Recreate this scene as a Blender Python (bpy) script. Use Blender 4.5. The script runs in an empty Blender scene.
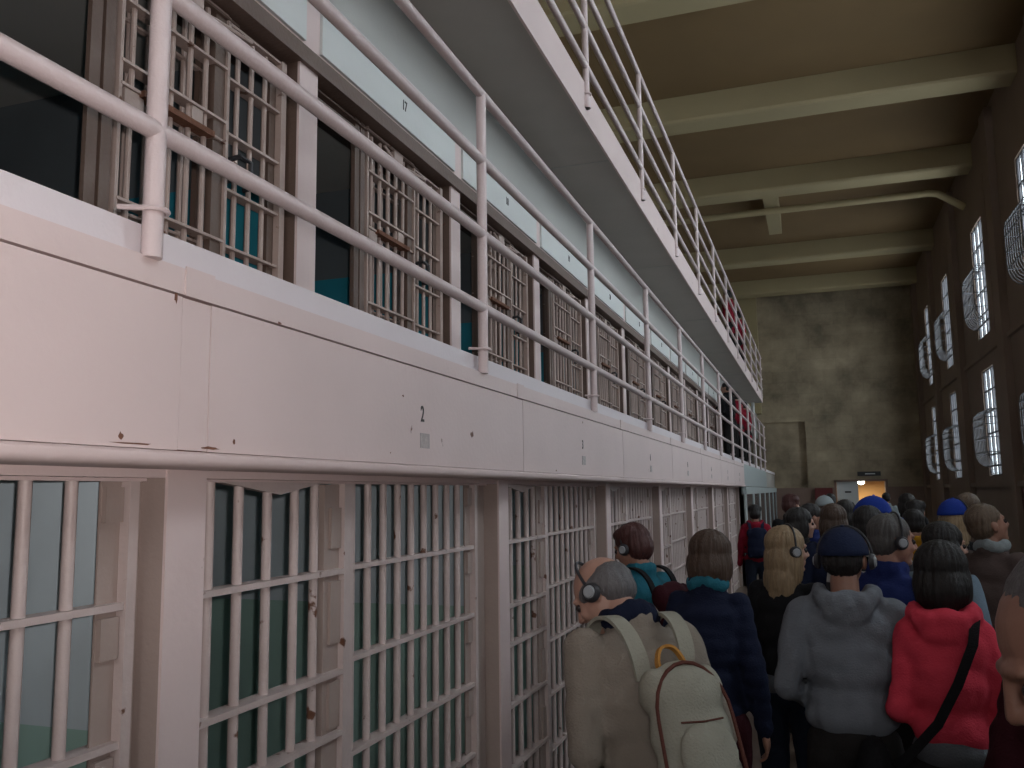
import bpy, bmesh, math, random
from mathutils import Vector, Matrix, Euler, noise
random.seed(7)
C = bpy.context.scene
COL = C.collection
D = 1.4            # one module of the hall in metres (eye to gallery edge)
EYE = 1.95         # eye height
def U(x, y, z):
    return Vector((x * D, y * D, z * D + EYE))

# ------------------------------------------------------------------ camera
F_PX = 868.09
def cam_matrix(p, yaw, roll):
    cy, sy, cp, sp, cr, sr = math.cos(yaw), math.sin(yaw), math.cos(p), math.sin(p), math.cos(roll), math.sin(roll)
    fwd = Vector((-sy * cp, cy * cp, sp)); right = Vector((cy, sy, 0)); up = right.cross(fwd)
    r = right * cr + up * sr; u = up * cr - right * sr
    m = Matrix((r, u, -fwd)).transposed().to_4x4()
    m.translation = (0, 0, EYE)
    return m
cd = bpy.data.cameras.new('camera'); cam = bpy.data.objects.new('camera', cd); COL.objects.link(cam)
cd.sensor_fit = 'HORIZONTAL'; cd.sensor_width = 36.0; cd.lens = F_PX / 1024 * 36.0
cd.clip_start = 0.05; cd.clip_end = 200
cam.matrix_world = cam_matrix(math.radians(7.182), math.radians(19.123), math.radians(-0.782))
C.camera = cam
C.view_settings.view_transform = 'Standard'; C.view_settings.look = 'None'
C.view_settings.exposure = 0.0; C.view_settings.gamma = 1.0; C.view_settings.use_curve_mapping = False
# ------------------------------------------------------------------ daylight
w = bpy.data.worlds.new('sky'); C.world = w; w.use_nodes = True
bg = w.node_tree.nodes['Background']; bg.inputs[0].default_value = (0.93, 0.96, 1.0, 1); bg.inputs[1].default_value = 1.5
def daylight(name, loc, rot, sx, sy, power, col=(1.0, 0.98, 0.97)):
    l = bpy.data.lights.new(name, 'AREA'); l.shape = 'RECTANGLE'; l.size = sx; l.size_y = sy; l.energy = power; l.color = col
    o = bpy.data.objects.new(name, l); o.location = loc; o.rotation_euler = rot; COL.objects.link(o)
    return o
XR = 2.6           # right wall, in modules
# (y0, y1, glow per square metre) of the window bays in the right wall
BAYS = [(-4.6, -3.5, 40), (-1.1, 0.0, 75), (2.4, 3.5, 115), (5.9, 7.0, 92), (8.9, 9.9, 34), (11.25, 12.15, 32), (14.58, 15.55, 42), (18.35, 19.15, 42), (21.2, 22.05, 48)]
ZUP, ZLO = (2.34, 4.13), (0.17, 1.83)
for y0, y1, g in BAYS:
    for z0, z1 in (ZUP, ZLO):
        a, b = (y1 - y0) * D, (z1 - z0) * D
        c = U(XR + 0.13, (y0 + y1) / 2, (z0 + z1) / 2)
        daylight('daylight', c, (0, math.radians(90), 0), b, a, g * a * b * (1.0 if z0 > 2 else (0.12 if y0 < 8 else 0.8)))
YB = -7.0
for x0, x1 in ((-0.6, 0.7), (1.1, 2.3)):
    daylight('daylight', U((x0 + x1) / 2, YB - 0.25, 2.9), (math.radians(90), 0, 0), (x1 - x0) * D, 3.0 * D, 14 * (x1 - x0) * 3 * D * D)
daylight('room_lamp_light', U(1.2, 25.6, 0.15), (0, 0, 0), 0.5, 0.3, 60, (1.0, 0.75, 0.45))

# the flash of the camera that took the picture
fl_ = bpy.data.lights.new('camera_flash', 'SPOT'); fl_.energy = 105; fl_.color = (1.0, 0.90, 0.87); fl_.spot_size = math.radians(88); fl_.spot_blend = 1.0; fl_.shadow_soft_size = 0.012
flo = bpy.data.objects.new('camera_flash', fl_); COL.objects.link(flo); flo.location = (0.05, 0.0, EYE + 0.03); flo.rotation_euler = (cam.matrix_world.to_3x3() @ Vector((-.30, .20, -1))).to_track_quat('-Z', 'Y').to_euler()

# ------------------------------------------------------------------ materials
def nt(name):
    m = bpy.data.materials.new(name); m.use_nodes = True
    n = m.node_tree; b = n.nodes['Principled BSDF']
    return m, n, b
def mat(name, col, rough=0.7, var=0.12, scale=6.0, bump=0.05, bscale=60.0, metal=0.0, rust=0.0, rust_scale=14.0, rust_col=(0.13, 0.055, 0.03), spec=0.4, stretch=None):
    m, n, b = nt(name)
    tc = n.nodes.new('ShaderNodeTexCoord'); mp = n.nodes.new('ShaderNodeMapping'); n.links.new(tc.outputs['Object'], mp.inputs[0])
    if stretch: mp.inputs['Scale'].default_value = stretch
    nz = n.nodes.new('ShaderNodeTexNoise'); nz.inputs['Scale'].default_value = scale; nz.inputs['Detail'].default_value = 6
    n.links.new(mp.outputs[0], nz.inputs['Vector'])
    mix = n.nodes.new('ShaderNodeMix'); mix.data_type = 'RGBA'
    c1 = [max(0, c * (1 - var)) for c in col]; c2 = [min(1, c * (1 + var)) for c in col]
    mix.inputs[6].default_value = (*c1, 1); mix.inputs[7].default_value = (*c2, 1)
    n.links.new(nz.outputs['Fac'], mix.inputs[0])
    out = mix.outputs[2]
    if rust > 0:
        n2 = n.nodes.new('ShaderNodeTexNoise'); n2.inputs['Scale'].default_value = rust_scale; n2.inputs['Detail'].default_value = 8
        n.links.new(mp.outputs[0], n2.inputs['Vector'])
        r = n.nodes.new('ShaderNodeValToRGB'); r.color_ramp.elements[0].position = 1 - rust; r.color_ramp.elements[1].position = min(1, 1 - rust + 0.03)
        n.links.new(n2.outputs['Fac'], r.inputs[0])
        m2 = n.nodes.new('ShaderNodeMix'); m2.data_type = 'RGBA'; n.links.new(r.outputs[0], m2.inputs[0]); n.links.new(out, m2.inputs[6])
        m2.inputs[7].default_value = (*rust_col, 1); out = m2.outputs[2]
    n.links.new(out, b.inputs['Base Color'])
    b.inputs['Roughness'].default_value = rough; b.inputs['Metallic'].default_value = metal; b.inputs['Specular IOR Level'].default_value = spec
    if bump > 0:
        n3 = n.nodes.new('ShaderNodeTexNoise'); n3.inputs['Scale'].default_value = bscale; n3.inputs['Detail'].default_value = 4
        n.links.new(mp.outputs[0], n3.inputs['Vector'])
        bm_ = n.nodes.new('ShaderNodeBump'); bm_.inputs['Strength'].default_value = bump * 4; bm_.inputs['Distance'].default_value = 0.01
        n.links.new(n3.outputs['Fac'], bm_.inputs['Height']); n.links.new(bm_.outputs[0], b.inputs['Normal'])
    return m
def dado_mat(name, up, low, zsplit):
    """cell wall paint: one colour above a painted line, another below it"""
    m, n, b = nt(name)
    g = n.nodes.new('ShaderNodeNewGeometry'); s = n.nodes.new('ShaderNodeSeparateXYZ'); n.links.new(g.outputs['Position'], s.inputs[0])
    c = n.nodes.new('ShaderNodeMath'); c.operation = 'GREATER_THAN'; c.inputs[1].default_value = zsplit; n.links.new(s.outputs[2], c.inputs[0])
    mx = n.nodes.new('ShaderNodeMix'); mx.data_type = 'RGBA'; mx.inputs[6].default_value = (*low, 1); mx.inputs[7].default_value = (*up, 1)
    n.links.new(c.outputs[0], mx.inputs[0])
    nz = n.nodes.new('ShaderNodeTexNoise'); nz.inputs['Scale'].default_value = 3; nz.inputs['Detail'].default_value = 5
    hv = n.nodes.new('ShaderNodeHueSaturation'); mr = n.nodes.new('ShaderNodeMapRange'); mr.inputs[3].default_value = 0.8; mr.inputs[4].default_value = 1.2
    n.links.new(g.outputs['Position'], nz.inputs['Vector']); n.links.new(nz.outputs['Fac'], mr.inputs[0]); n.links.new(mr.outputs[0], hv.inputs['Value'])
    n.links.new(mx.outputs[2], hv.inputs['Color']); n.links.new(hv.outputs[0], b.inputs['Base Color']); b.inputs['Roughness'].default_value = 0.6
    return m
def block_mat(name, col, mortar, bw=0.9, bh=0.42, stain=0.5, axes='XZ'):
    m, n, b = nt(name)
    g = n.nodes.new('ShaderNodeNewGeometry'); s = n.nodes.new('ShaderNodeSeparateXYZ'); cb = n.nodes.new('ShaderNodeCombineXYZ')
    n.links.new(g.outputs['Position'], s.inputs[0]); n.links.new(s.outputs['XYZ'.index(axes[0])], cb.inputs[0]); n.links.new(s.outputs[2], cb.inputs[1])
    br = n.nodes.new('ShaderNodeTexBrick'); n.links.new(cb.outputs[0], br.inputs['Vector'])
    br.inputs['Color1'].default_value = (*col, 1); br.inputs['Color2'].default_value = (*[c * 0.86 for c in col], 1); br.inputs['Mortar'].default_value = (*mortar, 1)
    br.inputs['Scale'].default_value = 1; br.inputs['Mortar Size'].default_value = 0.014; br.inputs['Brick Width'].default_value = bw; br.inputs['Row Height'].default_value = bh
    br.inputs['Mortar Smooth'].default_value = 0.6
    nz = n.nodes.new('ShaderNodeTexNoise'); nz.inputs['Scale'].default_value = 0.8; nz.inputs['Detail'].default_value = 9; nz.inputs['Roughness'].default_value = 0.65
    n.links.new(g.outputs['Position'], nz.inputs['Vector'])
    mr = n.nodes.new('ShaderNodeMapRange'); mr.inputs[1].default_value = 0.3; mr.inputs[2].default_value = 0.7; mr.inputs[3].default_value = 1 - stain; mr.inputs[4].default_value = 1 + stain
    n.links.new(nz.outputs['Fac'], mr.inputs[0])
    hv = n.nodes.new('ShaderNodeHueSaturation'); n.links.new(mr.outputs[0], hv.inputs['Value']); n.links.new(br.outputs[0], hv.inputs['Color'])
    n.links.new(hv.outputs[0], b.inputs['Base Color']); b.inputs['Roughness'].default_value = 0.85
    bp = n.nodes.new('ShaderNodeBump'); bp.inputs['Strength'].default_value = 0.3; bp.inputs['Distance'].default_value = 0.02
    n.links.new(nz.outputs['Fac'], bp.inputs['Height']); n.links.new(bp.outputs[0], b.inputs['Normal'])
    return m
def glow(name, col, s):
    m, n, b = nt(name); b.inputs['Emission Color'].default_value = (*col, 1); b.inputs['Emission Strength'].default_value = s
    b.inputs['Base Color'].default_value = (*col, 1)
    return m
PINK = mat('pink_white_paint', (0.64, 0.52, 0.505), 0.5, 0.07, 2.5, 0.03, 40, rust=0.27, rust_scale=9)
PINKBAR = mat('pink_bar_paint', (0.52, 0.43, 0.41), 0.42, 0.10, 12, 0.05, 60, rust=0.345, rust_scale=10)
RAILP = mat('rail_paint', (0.60, 0.50, 0.50), 0.35, 0.08, 8, 0.05, 70, rust=0.27, rust_scale=8, rust_col=(0.08, 0.05, 0.045))
KERB = mat('kerb_paint', (0.66, 0.60, 0.62), 0.45, 0.06, 3, 0.03, 50, rust=0.26, rust_scale=8)
GREYSOF = mat('grey_soffit_paint', (0.39, 0.365, 0.33), 0.6, 0.10, 3, 0.03, 50)
WALLGREY = mat('gallery_wall_grey', (0.36, 0.36, 0.34), 0.7, 0.08, 2, 0.04, 30)
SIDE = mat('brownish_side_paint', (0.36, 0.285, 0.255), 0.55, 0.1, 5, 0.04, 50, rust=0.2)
ENDP = mat('end_section_paint', (0.33, 0.38, 0.38), 0.5, 0.08, 3, 0.02, 40)
TAUPE = mat('taupe_door_paint', (0.13, 0.088, 0.07), 0.5, 0.15, 6, 0.05, 60, rust=0.28)
TANBAR = mat('tan_bar_paint', (0.40, 0.31, 0.275), 0.45, 0.12, 10, 0.05, 60, rust=0.34, rust_scale=12)
PALEBLUE = mat('pale_blue_plate', (0.58, 0.60, 0.59), 0.5, 0.05, 2, 0.02, 40, rust=0.25, rust_scale=14)
OLIVE = mat('cream_upper_wall', (0.36, 0.30, 0.17), 0.75, 0.08, 1.5, 0.04, 30)
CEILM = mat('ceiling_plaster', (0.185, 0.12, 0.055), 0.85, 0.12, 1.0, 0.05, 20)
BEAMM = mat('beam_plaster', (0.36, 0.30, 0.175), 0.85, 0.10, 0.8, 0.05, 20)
RWALL = mat('brown_wall_plaster', (0.23, 0.17, 0.135), 0.85, 0.18, 1.2, 0.08, 20)
FARW = block_mat('far_wall_blocks', (0.33, 0.27, 0.185), (0.28, 0.23, 0.16))
WAINS = mat('wainscot_paint', (0.22, 0.15, 0.12), 0.6, 0.15, 1.2, 0.04, 20)
FLOORM = mat('worn_concrete_floor', (0.16, 0.12, 0.09), 0.35, 0.2, 1.5, 0.03, 25)
DARK = mat('dark_metal', (0.03, 0.03, 0.035), 0.5, 0.1, 20, 0.02, 60)
BARDARK = mat('window_bar_metal', (0.035, 0.035, 0.04), 0.5, 0.1, 20, 0.02, 60)
CELL1 = dado_mat('ground_cell_paint', (0.62, 0.74, 0.80), (0.40, 0.62, 0.56), EYE - 0.40 * D)
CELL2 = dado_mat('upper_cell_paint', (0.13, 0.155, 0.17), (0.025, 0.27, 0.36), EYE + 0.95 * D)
WHITEP = mat('white_paint', (0.66, 0.70, 0.70), 0.5, 0.05, 3, 0.02, 40)
INK = mat('number_ink', (0.035, 0.03, 0.03), 0.6, 0.0, 5, 0)
SCRAP = mat('peeling_paint', (0.42, 0.37, 0.36), 0.7, 0.35, 40, 0.1, 60)
RUST = mat('rust', (0.17, 0.075, 0.045), 0.8, 0.4, 30, 0.1, 60)
MAROON = mat('maroon_door_paint', (0.14, 0.02, 0.02), 0.5, 0.1, 3, 0.02, 40)
WARMW = mat('warm_room_wall', (0.55, 0.38, 0.20), 0.8, 0.25, 2, 0.03, 30)
LAMP = glow('lamp_glow', (1.0, 0.95, 0.85), 14)
def glass():
    m, n, b = nt('window_glass')
    tr = n.nodes.new('ShaderNodeBsdfTransparent'); tr.inputs[0].default_value = (0.86, 0.90, 0.93, 1)
    df = n.nodes.new('ShaderNodeBsdfTranslucent'); df.inputs[0].default_value = (0.6, 0.68, 0.72, 1)
    mx = n.nodes.new('ShaderNodeMixShader'); mx.inputs[0].default_value = 0.25
    n.links.new(tr.outputs[0], mx.inputs[1]); n.links.new(df.outputs[0], mx.inputs[2]); n.links.new(mx.outputs[0], n.nodes['Material Output'].inputs[0])
    return m
GLASS = glass()
DARKGLASS = mat('dark_pane', (0.05, 0.07, 0.08), 0.15, 0.1, 3, 0)

# ------------------------------------------------------------------ mesh helpers
class MB:
    """collects shapes in world metres; build() links them as one mesh object"""
    def __init__(s): s.v = []; s.f = []
    def box(s, a, b):
        x0, y0, z0 = (min(p, q) for p, q in zip(a, b)); x1, y1, z1 = (max(p, q) for p, q in zip(a, b)); k = len(s.v)
        s.v += [(x0, y0, z0), (x1, y0, z0), (x1, y1, z0), (x0, y1, z0), (x0, y0, z1), (x1, y0, z1), (x1, y1, z1), (x0, y1, z1)]
        s.f += [[k + i for i in q] for q in ((0, 3, 2, 1), (4, 5, 6, 7), (0, 1, 5, 4), (1, 2, 6, 5), (2, 3, 7, 6), (3, 0, 4, 7))]
        return s
    def ubox(s, a, b): return s.box(U(*a), U(*b))
    def tube(s, pts, r, n=10, r2=None, caps=True):
        pts = [Vector(p) for p in pts]; k = len(s.v); m = len(pts)
        rr = r if isinstance(r, (list, tuple)) else [r] * m
        t0 = (pts[1] - pts[0]).normalized(); ref = Vector((0, 0, 1)) if abs(t0.z) < 0.9 else Vector((1, 0, 0))
        nx = t0.cross(ref).normalized()
        for i, p in enumerate(pts):
            t = (pts[min(i + 1, m - 1)] - pts[max(i - 1, 0)]).normalized()
            nx = (nx - t * nx.dot(t)).normalized(); ny = t.cross(nx)
            for j in range(n):
                a = 2 * math.pi * j / n
                s.v.append(tuple(p + (nx * math.cos(a) + ny * math.sin(a) * (r2 or 1)) * rr[i]))
        for i in range(m - 1):
            for j in range(n):
                s.f.append([k + i * n + j, k + i * n + (j + 1) % n, k + (i + 1) * n + (j + 1) % n, k + (i + 1) * n + j])
        if caps:
            s.f.append([k + j for j in range(n)][::-1]); s.f.append([k + (m - 1) * n + j for j in range(n)])
        return s
    def ell(s, c, r, M=None, nu=16, nv=10):
        k = len(s.v); c = Vector(c)
        def put(q):
            q = Vector(q)
            if M: q = M @ q
            s.v.append(tuple(c + q))
        put((0, 0, r[2]))
        for i in range(1, nv):
            th = math.pi * i / nv
            for j in range(nu):
                ph = 2 * math.pi * j / nu
                put((r[0] * math.sin(th) * math.cos(ph), r[1] * math.sin(th) * math.sin(ph), r[2] * math.cos(th)))
        put((0, 0, -r[2])); last = len(s.v) - 1
        for j in range(nu):
            s.f.append([k, k + 1 + j, k + 1 + (j + 1) % nu])
            s.f.append([last, k + 1 + (nv - 2) * nu + (j + 1) % nu, k + 1 + (nv - 2) * nu + j])
        for i in range(nv - 2):
            for j in range(nu):
                a = k + 1 + i * nu
                s.f.append([a + j, a + nu + j, a + nu + (j + 1) % nu, a + (j + 1) % nu])
        return s
    def cap(s, a, b, ra, rb, n=12):
        a, b = Vector(a), Vector(b)
        s.ell(a, (ra,) * 3, None, n, 8); s.ell(b, (rb,) * 3, None, n, 8); s.tube([a, b], [ra, rb], n)
        return s
    def prism(s, prof, axis_a, axis_b):
        """extrude a closed (x, z) profile in modules from y=axis_a to y=axis_b"""
        k = len(s.v); n = len(prof)
        for y in (axis_a, axis_b):
            for x, z in prof: s.v.append(tuple(U(x, y, z)))
        for j in range(n): s.f.append([k + j, k + (j + 1) % n, k + n + (j + 1) % n, k + n + j])
        s.f.append([k + j for j in range(n)][::-1]); s.f.append([k + n + j for j in range(n)])
        return s
    def xf(s, M, start=0):
        s.v = s.v[:start] + [tuple(M @ Vector(p)) for p in s.v[start:]]; return s
    def mesh(s, name, off=Vector((0, 0, 0))):
        me = bpy.data.meshes.new(name); me.from_pydata([tuple(Vector(p) - off) for p in s.v], [], s.f)
        bm = bmesh.new(); bm.from_mesh(me); bmesh.ops.recalc_face_normals(bm, faces=bm.faces); bm.to_mesh(me); bm.free()
        return me
    def build(s, name, m, parent=None, smooth=False):
        off = Vector((0, 0, 0)); p = parent
        while p: off = off + p.location; p = p.parent
        me = s.mesh(name, off)
        if smooth:
            for q in me.polygons: q.use_smooth = True
            try: me.set_sharp_from_angle(angle=math.radians(40))
            except Exception: pass
        me.materials.append(m)
        o = bpy.data.objects.new(name, me); COL.objects.link(o); o.parent = parent
        return o
def empty(name, loc):
    o = bpy.data.objects.new(name, None); o.location = loc; o.empty_display_size = 0.1; COL.objects.link(o); return o
def tag(o, label=None, cat=None, group=None, kind=None):
    if label: o['label'] = label
    if cat: o['category'] = cat
    if group: o['group'] = group
    if kind: o['kind'] = kind
    return o
def struct(o, label=None): return tag(o, label, None, None, 'structure')
def copy_tree(o, shift, parent=None):
    c = o.copy(); COL.objects.link(c); c.parent = parent
    if parent is None: c.location = o.location + shift
    for ch in o.children: copy_tree(ch, shift, c)
    return c
def text_mesh(body, size, depth=0.0015):
    cu = bpy.data.curves.new('txt', 'FONT'); cu.body = body; cu.size = size; cu.extrude = depth; cu.align_x = 'CENTER'; cu.align_y = 'CENTER'; cu.offset = size * 0.012
    t = bpy.data.objects.new('txt', cu); COL.objects.link(t); dg = bpy.context.evaluated_depsgraph_get()
    me = bpy.data.meshes.new_from_object(t.evaluated_get(dg)); bpy.data.objects.remove(t); return me
def wall_text(body, size, pos, m, parent, name='painted_number', narrow=0.75):
    """flat lettering on a wall that faces +X; reads left to right along +Y"""
    me = text_mesh(body, size)
    R = Matrix(((0, 0, 1), (1, 0, 0), (0, 1, 0)))
    off = Vector((0, 0, 0)); p = parent
    while p: off = off + p.location; p = p.parent
    for v in me.vertices:
        c = Vector((v.co.x * narrow, v.co.y, v.co.z)); v.co = R @ c + pos - off
    me.materials.clear(); me.materials.append(m)
    o = bpy.data.objects.new(name, me); COL.objects.link(o); o.parent = parent; return o

# ------------------------------------------------------------------ room shell
ZF = -EYE / D      # floor level in modules
ZC = 5.42; YF = 24.0
struct(MB().ubox((-5.7, YB - .5, ZF - .2), (3.3, 29, ZF)).build('floor', FLOORM))
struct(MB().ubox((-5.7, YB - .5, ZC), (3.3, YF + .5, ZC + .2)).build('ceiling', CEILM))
n = 0
def beam(y1, y0):
    b = MB(); k = len(b.v); pr = [(y0, ZC), (y0, 5.09), (y0 + .02, 5.06), (y0 + .06, 5.05), (y1, 5.05), (y1, ZC)]
    for x in (-5.5, XR):
        for y, z in pr: b.v.append(tuple(U(x, y, z)))
    m_ = len(pr)
    for q in range(m_): b.f.append([q, (q + 1) % m_, m_ + (q + 1) % m_, m_ + q])
    b.f += [list(range(m_)), list(range(m_, 2 * m_))]
    return b.build('trim_%d' % n, BEAMM)
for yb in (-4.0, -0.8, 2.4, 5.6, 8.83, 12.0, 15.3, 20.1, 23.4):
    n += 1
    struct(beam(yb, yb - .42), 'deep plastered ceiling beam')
n += 1
struct(MB().ubox((-0.62, 15.3, 5.05), (-0.38, 17.6, ZC)).build('trim_%d' % n, BEAMM), 'short stub joist behind a beam')
pp = [U(-5.4, 15.75, 4.95), U(2.05, 15.75, 4.95), U(2.2, 15.75, 4.92), U(2.59, 15.75, 4.64)]
tag(MB().tube(pp, 0.085, 12).build('heating_pipe', BEAMM, None, True), 'thick cream pipe running across just behind a ceiling beam', 'pipe')
# right wall with window openings
def right_wall():
    b = MB(); x0, x1 = XR, XR + 0.10
    ys = YB
    for y0, y1, g in BAYS + [(YF, YF, 0)]:
        b.ubox((x0, ys, ZF), (x1, y0, ZC))
        if y1 > y0:
            b.ubox((x0, y0, ZF), (x1, y1, ZLO[0])).ubox((x0, y0, ZLO[1]), (x1, y1, ZUP[0])).ubox((x0, y0, ZUP[1]), (x1, y1, ZC))
        ys = y1
    return struct(b.build('wall_right', RWALL))
right_wall()
b = MB()
for yb in (-4.0, -0.8, 2.4, 5.6, 8.1, 10.3, 13.2, 16.9, 20.2, 23.3): b.ubox((XR - .10, yb, ZF), (XR, yb + .42, 5.3))
n += 1; struct(b.build('trim_%d' % n, RWALL), 'shallow brown wall piers between the windows')
n += 1; struct(MB().ubox((XR - .05, YB, 2.02), (XR, YF, 2.08)).build('trim_%d' % n, RWALL), 'thin ledge between the two rows of windows')
n += 1; struct(MB().ubox((XR - .08, YB, 0.0), (XR, YF, 0.07)).build('trim_%d' % n, RWALL), 'ledge below the lower windows')
# windows: frame, glass, inner bars, bulging guard cage
def window(idx, y0, y1, z0, z1, cage):
    root = struct(empty('window_%d' % idx, U(XR + .02, (y0 + y1) / 2, z0)), 'tall barred window with a bulging guard cage')
    xf = XR + .02; t = .02
    f = MB().ubox((xf, y0, z0), (xf + .05, y0 + t, z1)).ubox((xf, y1 - t, z0), (xf + .05, y1, z1)).ubox((xf, y0, z0), (xf + .05, y1, z0 + t)).ubox((xf, y0, z1 - t), (xf + .05, y1, z1))
    for k in range(1, 5):
        zz = z0 + (z1 - z0) * k / 5; f.ubox((xf, y0, zz - .012), (xf + .03, y1, zz + .012))
    for k in (1, 2):
        yy = y0 + (y1 - y0) * k / 3; f.ubox((xf, yy - .012, z0), (xf + .03, yy + .012, z1))
    f.build('window_frame', BARDARK, root)
    MB().ubox((xf + .03, y0, z0), (xf + .034, y1, z1)).build('glass_pane', GLASS, root)
    nb = 9
    for k in range(nb):
        yy = y0 + (y1 - y0) * (k + .5) / nb
        MB().tube([U(xf + .005, yy, z0), U(xf + .005, yy, z1)], 0.009, 6).build('bar', BARDARK, root)
    if cage:
        c0, c1 = cage; p = .17; nc = 9
        def prof(yy):
            x = XR - .005
            return [U(x, yy, c1), U(x - p * .55, yy, c1 + .01), U(x - p * .9, yy, c1 - .05), U(x - p, yy, c1 - .15), U(x - p, yy, c0 + .28), U(x - p * .93, yy, c0 + .15), U(x - p * .7, yy, c0 + .06), U(x - p * .35, yy, c0 + .01), U(x, yy, c0)]
        g = MB()
        for k in range(nc):
            g.tube(prof(y0 - .02 + (y1 - y0 + .04) * k / (nc - 1)), 0.009, 6)
        for zz in (c0 + .2, c0 + .42, c0 + .62, c1 - .12):
            g.tube([U(XR - .005, y0 - .03, zz), U(XR - p - .005, y0 - .03, zz), U(XR - p - .005, y1 + .03, zz), U(XR - .005, y1 + .03, zz)], 0.011, 6)
        for zz in (c0, c1): g.tube([U(XR - .01, y0 - .04, zz), U(XR - .01, y1 + .04, zz)], 0.02, 6)
        g.build('guard_cage', BARDARK, root)
k = 0
for y0, y1, g in BAYS:
    k += 1; window(k, y0, y1, *ZUP, (2.52, 3.38))
    k += 1; window(k, y0, y1, *ZLO, (0.32, 1.16))
# drain pipes beside the upper windows
for (yy, who) in ((13.95, 'dark vertical pipe on the brown wall nearest the camera'), (17.72, 'dark vertical pipe on the brown wall, the middle one of three'), (20.68, 'dark vertical pipe on the brown wall nearest the far end')):
    tag(MB().tube([U(XR - .002, yy + .10, 4.60), U(XR - .03, yy + .08, 4.60), U(XR - .032, yy, 4.57), U(XR - .032, yy, 4.48), U(XR - .032, yy, 2.3), U(XR - .032, yy, 2.2), U(XR - .03, yy - .08, 2.15), U(XR - .002, yy - .10, 2.15)], 0.03, 8).build('wall_pipe', RWALL, None, True), who, 'pipe')
# back wall with two tall windows (behind the viewer)
b = MB(); xs = -1.4
for x0, x1 in ((-0.6, 0.7), (1.1, 2.3)):
    b.ubox((xs, YB - .2, ZF), (x0, YB, ZC)).ubox((x0, YB - .2, ZF), (x1, YB, 1.4)).ubox((x0, YB - .2, 4.4), (x1, YB, ZC)); xs = x1
b.ubox((xs, YB - .2, ZF), (XR, YB, ZC)).ubox((-5.5, YB - .2, ZF), (-1.4, YB, ZC)); struct(b.build('wall_back', RWALL))
# far wall with recess and doorway
b = MB(); DX0, DX1, DZ = 0.476, 1.643, 0.185
WZ = 0.04
b.ubox((-1.4, YF, 1.77), (XR, YF + .3, ZC)).ubox((-1.4, YF + .14, WZ), (-.2, YF + .3, 1.77)).ubox((-.2, YF, WZ), (DX0, YF + .3, 1.77))
b.ubox((DX0, YF, DZ), (DX1, YF + .3, 1.77)).ubox((DX1, YF, WZ), (XR, YF + .3, 1.77)).ubox((-5.7, YF, ZF), (-1.4, YF + .3, ZC))
struct(b.build('wall_far', FARW))
struct(MB().ubox((-1.4, YF - .02, ZF), (DX0, YF + .3, WZ)).ubox((DX1, YF - .02, ZF), (XR, YF + .3, WZ)).build('baseboard_far', WAINS), 'reddish brown painted lower part of the far wall')
n += 1
struct(MB().ubox((DX0 - .05, YF - .04, ZF), (DX0, YF + .02, DZ + .05)).ubox((DX1, YF - .04, ZF), (DX1 + .06, YF + .02, DZ + .05)).ubox((DX0 - .05, YF - .04, DZ), (DX1 + .06, YF + .02, DZ + .05)).build('trim_%d' % n, WAINS), 'dark frame of the far doorway')
dr = struct(empty('door_1', U(0.74, YF + .1, ZF)), 'white door leaf in the far doorway')
MB().ubox((DX0 + .01, YF + .08, ZF + .02), (1.0, YF + .11, DZ)).build('door_leaf', WHITEP, dr)
MB().ubox((.68, YF + .06, -.10), (.83, YF + .08, -.06)).build('door_plate', DARK, dr)
b = MB().ubox((-.2, 26.6, ZF), (2.5, 26.8, .9)).ubox((-.3, YF + .3, ZF), (-.2, 26.8, .9)).ubox((2.5, YF + .3, ZF), (2.6, 26.8, .9)).ubox((-.3, YF + .3, .6), (2.6, 26.8, .7))
struct(b.build('wall_room_beyond', WARMW), 'warmly lit room seen through the far doorway')
lp = tag(empty('ceiling_lamp', U(1.13, 25.2, .6)), 'bright round lamp hanging in the lit room beyond the far doorway', 'lamp')
MB().tube([U(1.13, 25.2, .6), U(1.13, 25.2, .28)], 0.012, 6).build('cord', DARK, lp)
MB().ell(U(1.13, 25.2, .19), (.13, .13, .12)).build('bulb', LAMP, lp, True)
sg = tag(MB().ubox((1.0, YF - .03, .32), (1.55, YF, .43)).build('wall_sign', DARK), 'black sign with pale strip above the far doorway', 'sign')
MB().ubox((1.18, YF - .034, .36), (1.42, YF - .03, .385)).build('pale_strip', WHITEP, sg)
struct(MB().ubox((XR - .04, 12.35, ZF), (XR, 13.15, -.02)).build('door_2', MAROON), 'dark maroon door in the brown side wall')
tag(MB().ubox((-.05, YF - .12, -.28), (.38, YF - .02, .03)).build('notice_board', MAROON), 'dark maroon board on the far wall left of the white door', 'board')

# ------------------------------------------------------------------ cell block
XW = -1.095; XG = -1.142; P1 = 1.72; A1 = 1.273      # ground tier: pier front, grille plane, pitch, first pier
NG = 7                                                # piers 0..7
b = MB()
b.ubox((-1.25, -4, .036), (-1.10, 13.4, .06))                       # header over the openings
for i in range(-3, NG + 1):
    y = A1 + P1 * i
    b.ubox((XW - .006, y, ZF), (XW, y + .105, .05))                   # pier
    b.ubox((XG - .05, y + .10, ZF), (XG - .005, y + .145, .05))      # strip right of pier
bs = MB()
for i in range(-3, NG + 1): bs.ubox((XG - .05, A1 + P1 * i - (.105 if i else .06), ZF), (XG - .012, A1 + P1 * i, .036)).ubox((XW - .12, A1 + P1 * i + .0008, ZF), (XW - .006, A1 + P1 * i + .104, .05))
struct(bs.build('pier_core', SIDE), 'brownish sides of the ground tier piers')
for i in range(-3, NG): b.ubox((XG - .04, A1 + P1 * i + .1, .030), (XG + .0, A1 + P1 * (i + 1), .05))
struct(b.build('wall_left', PINK), 'pink painted steel face of the ground tier of cells')
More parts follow.
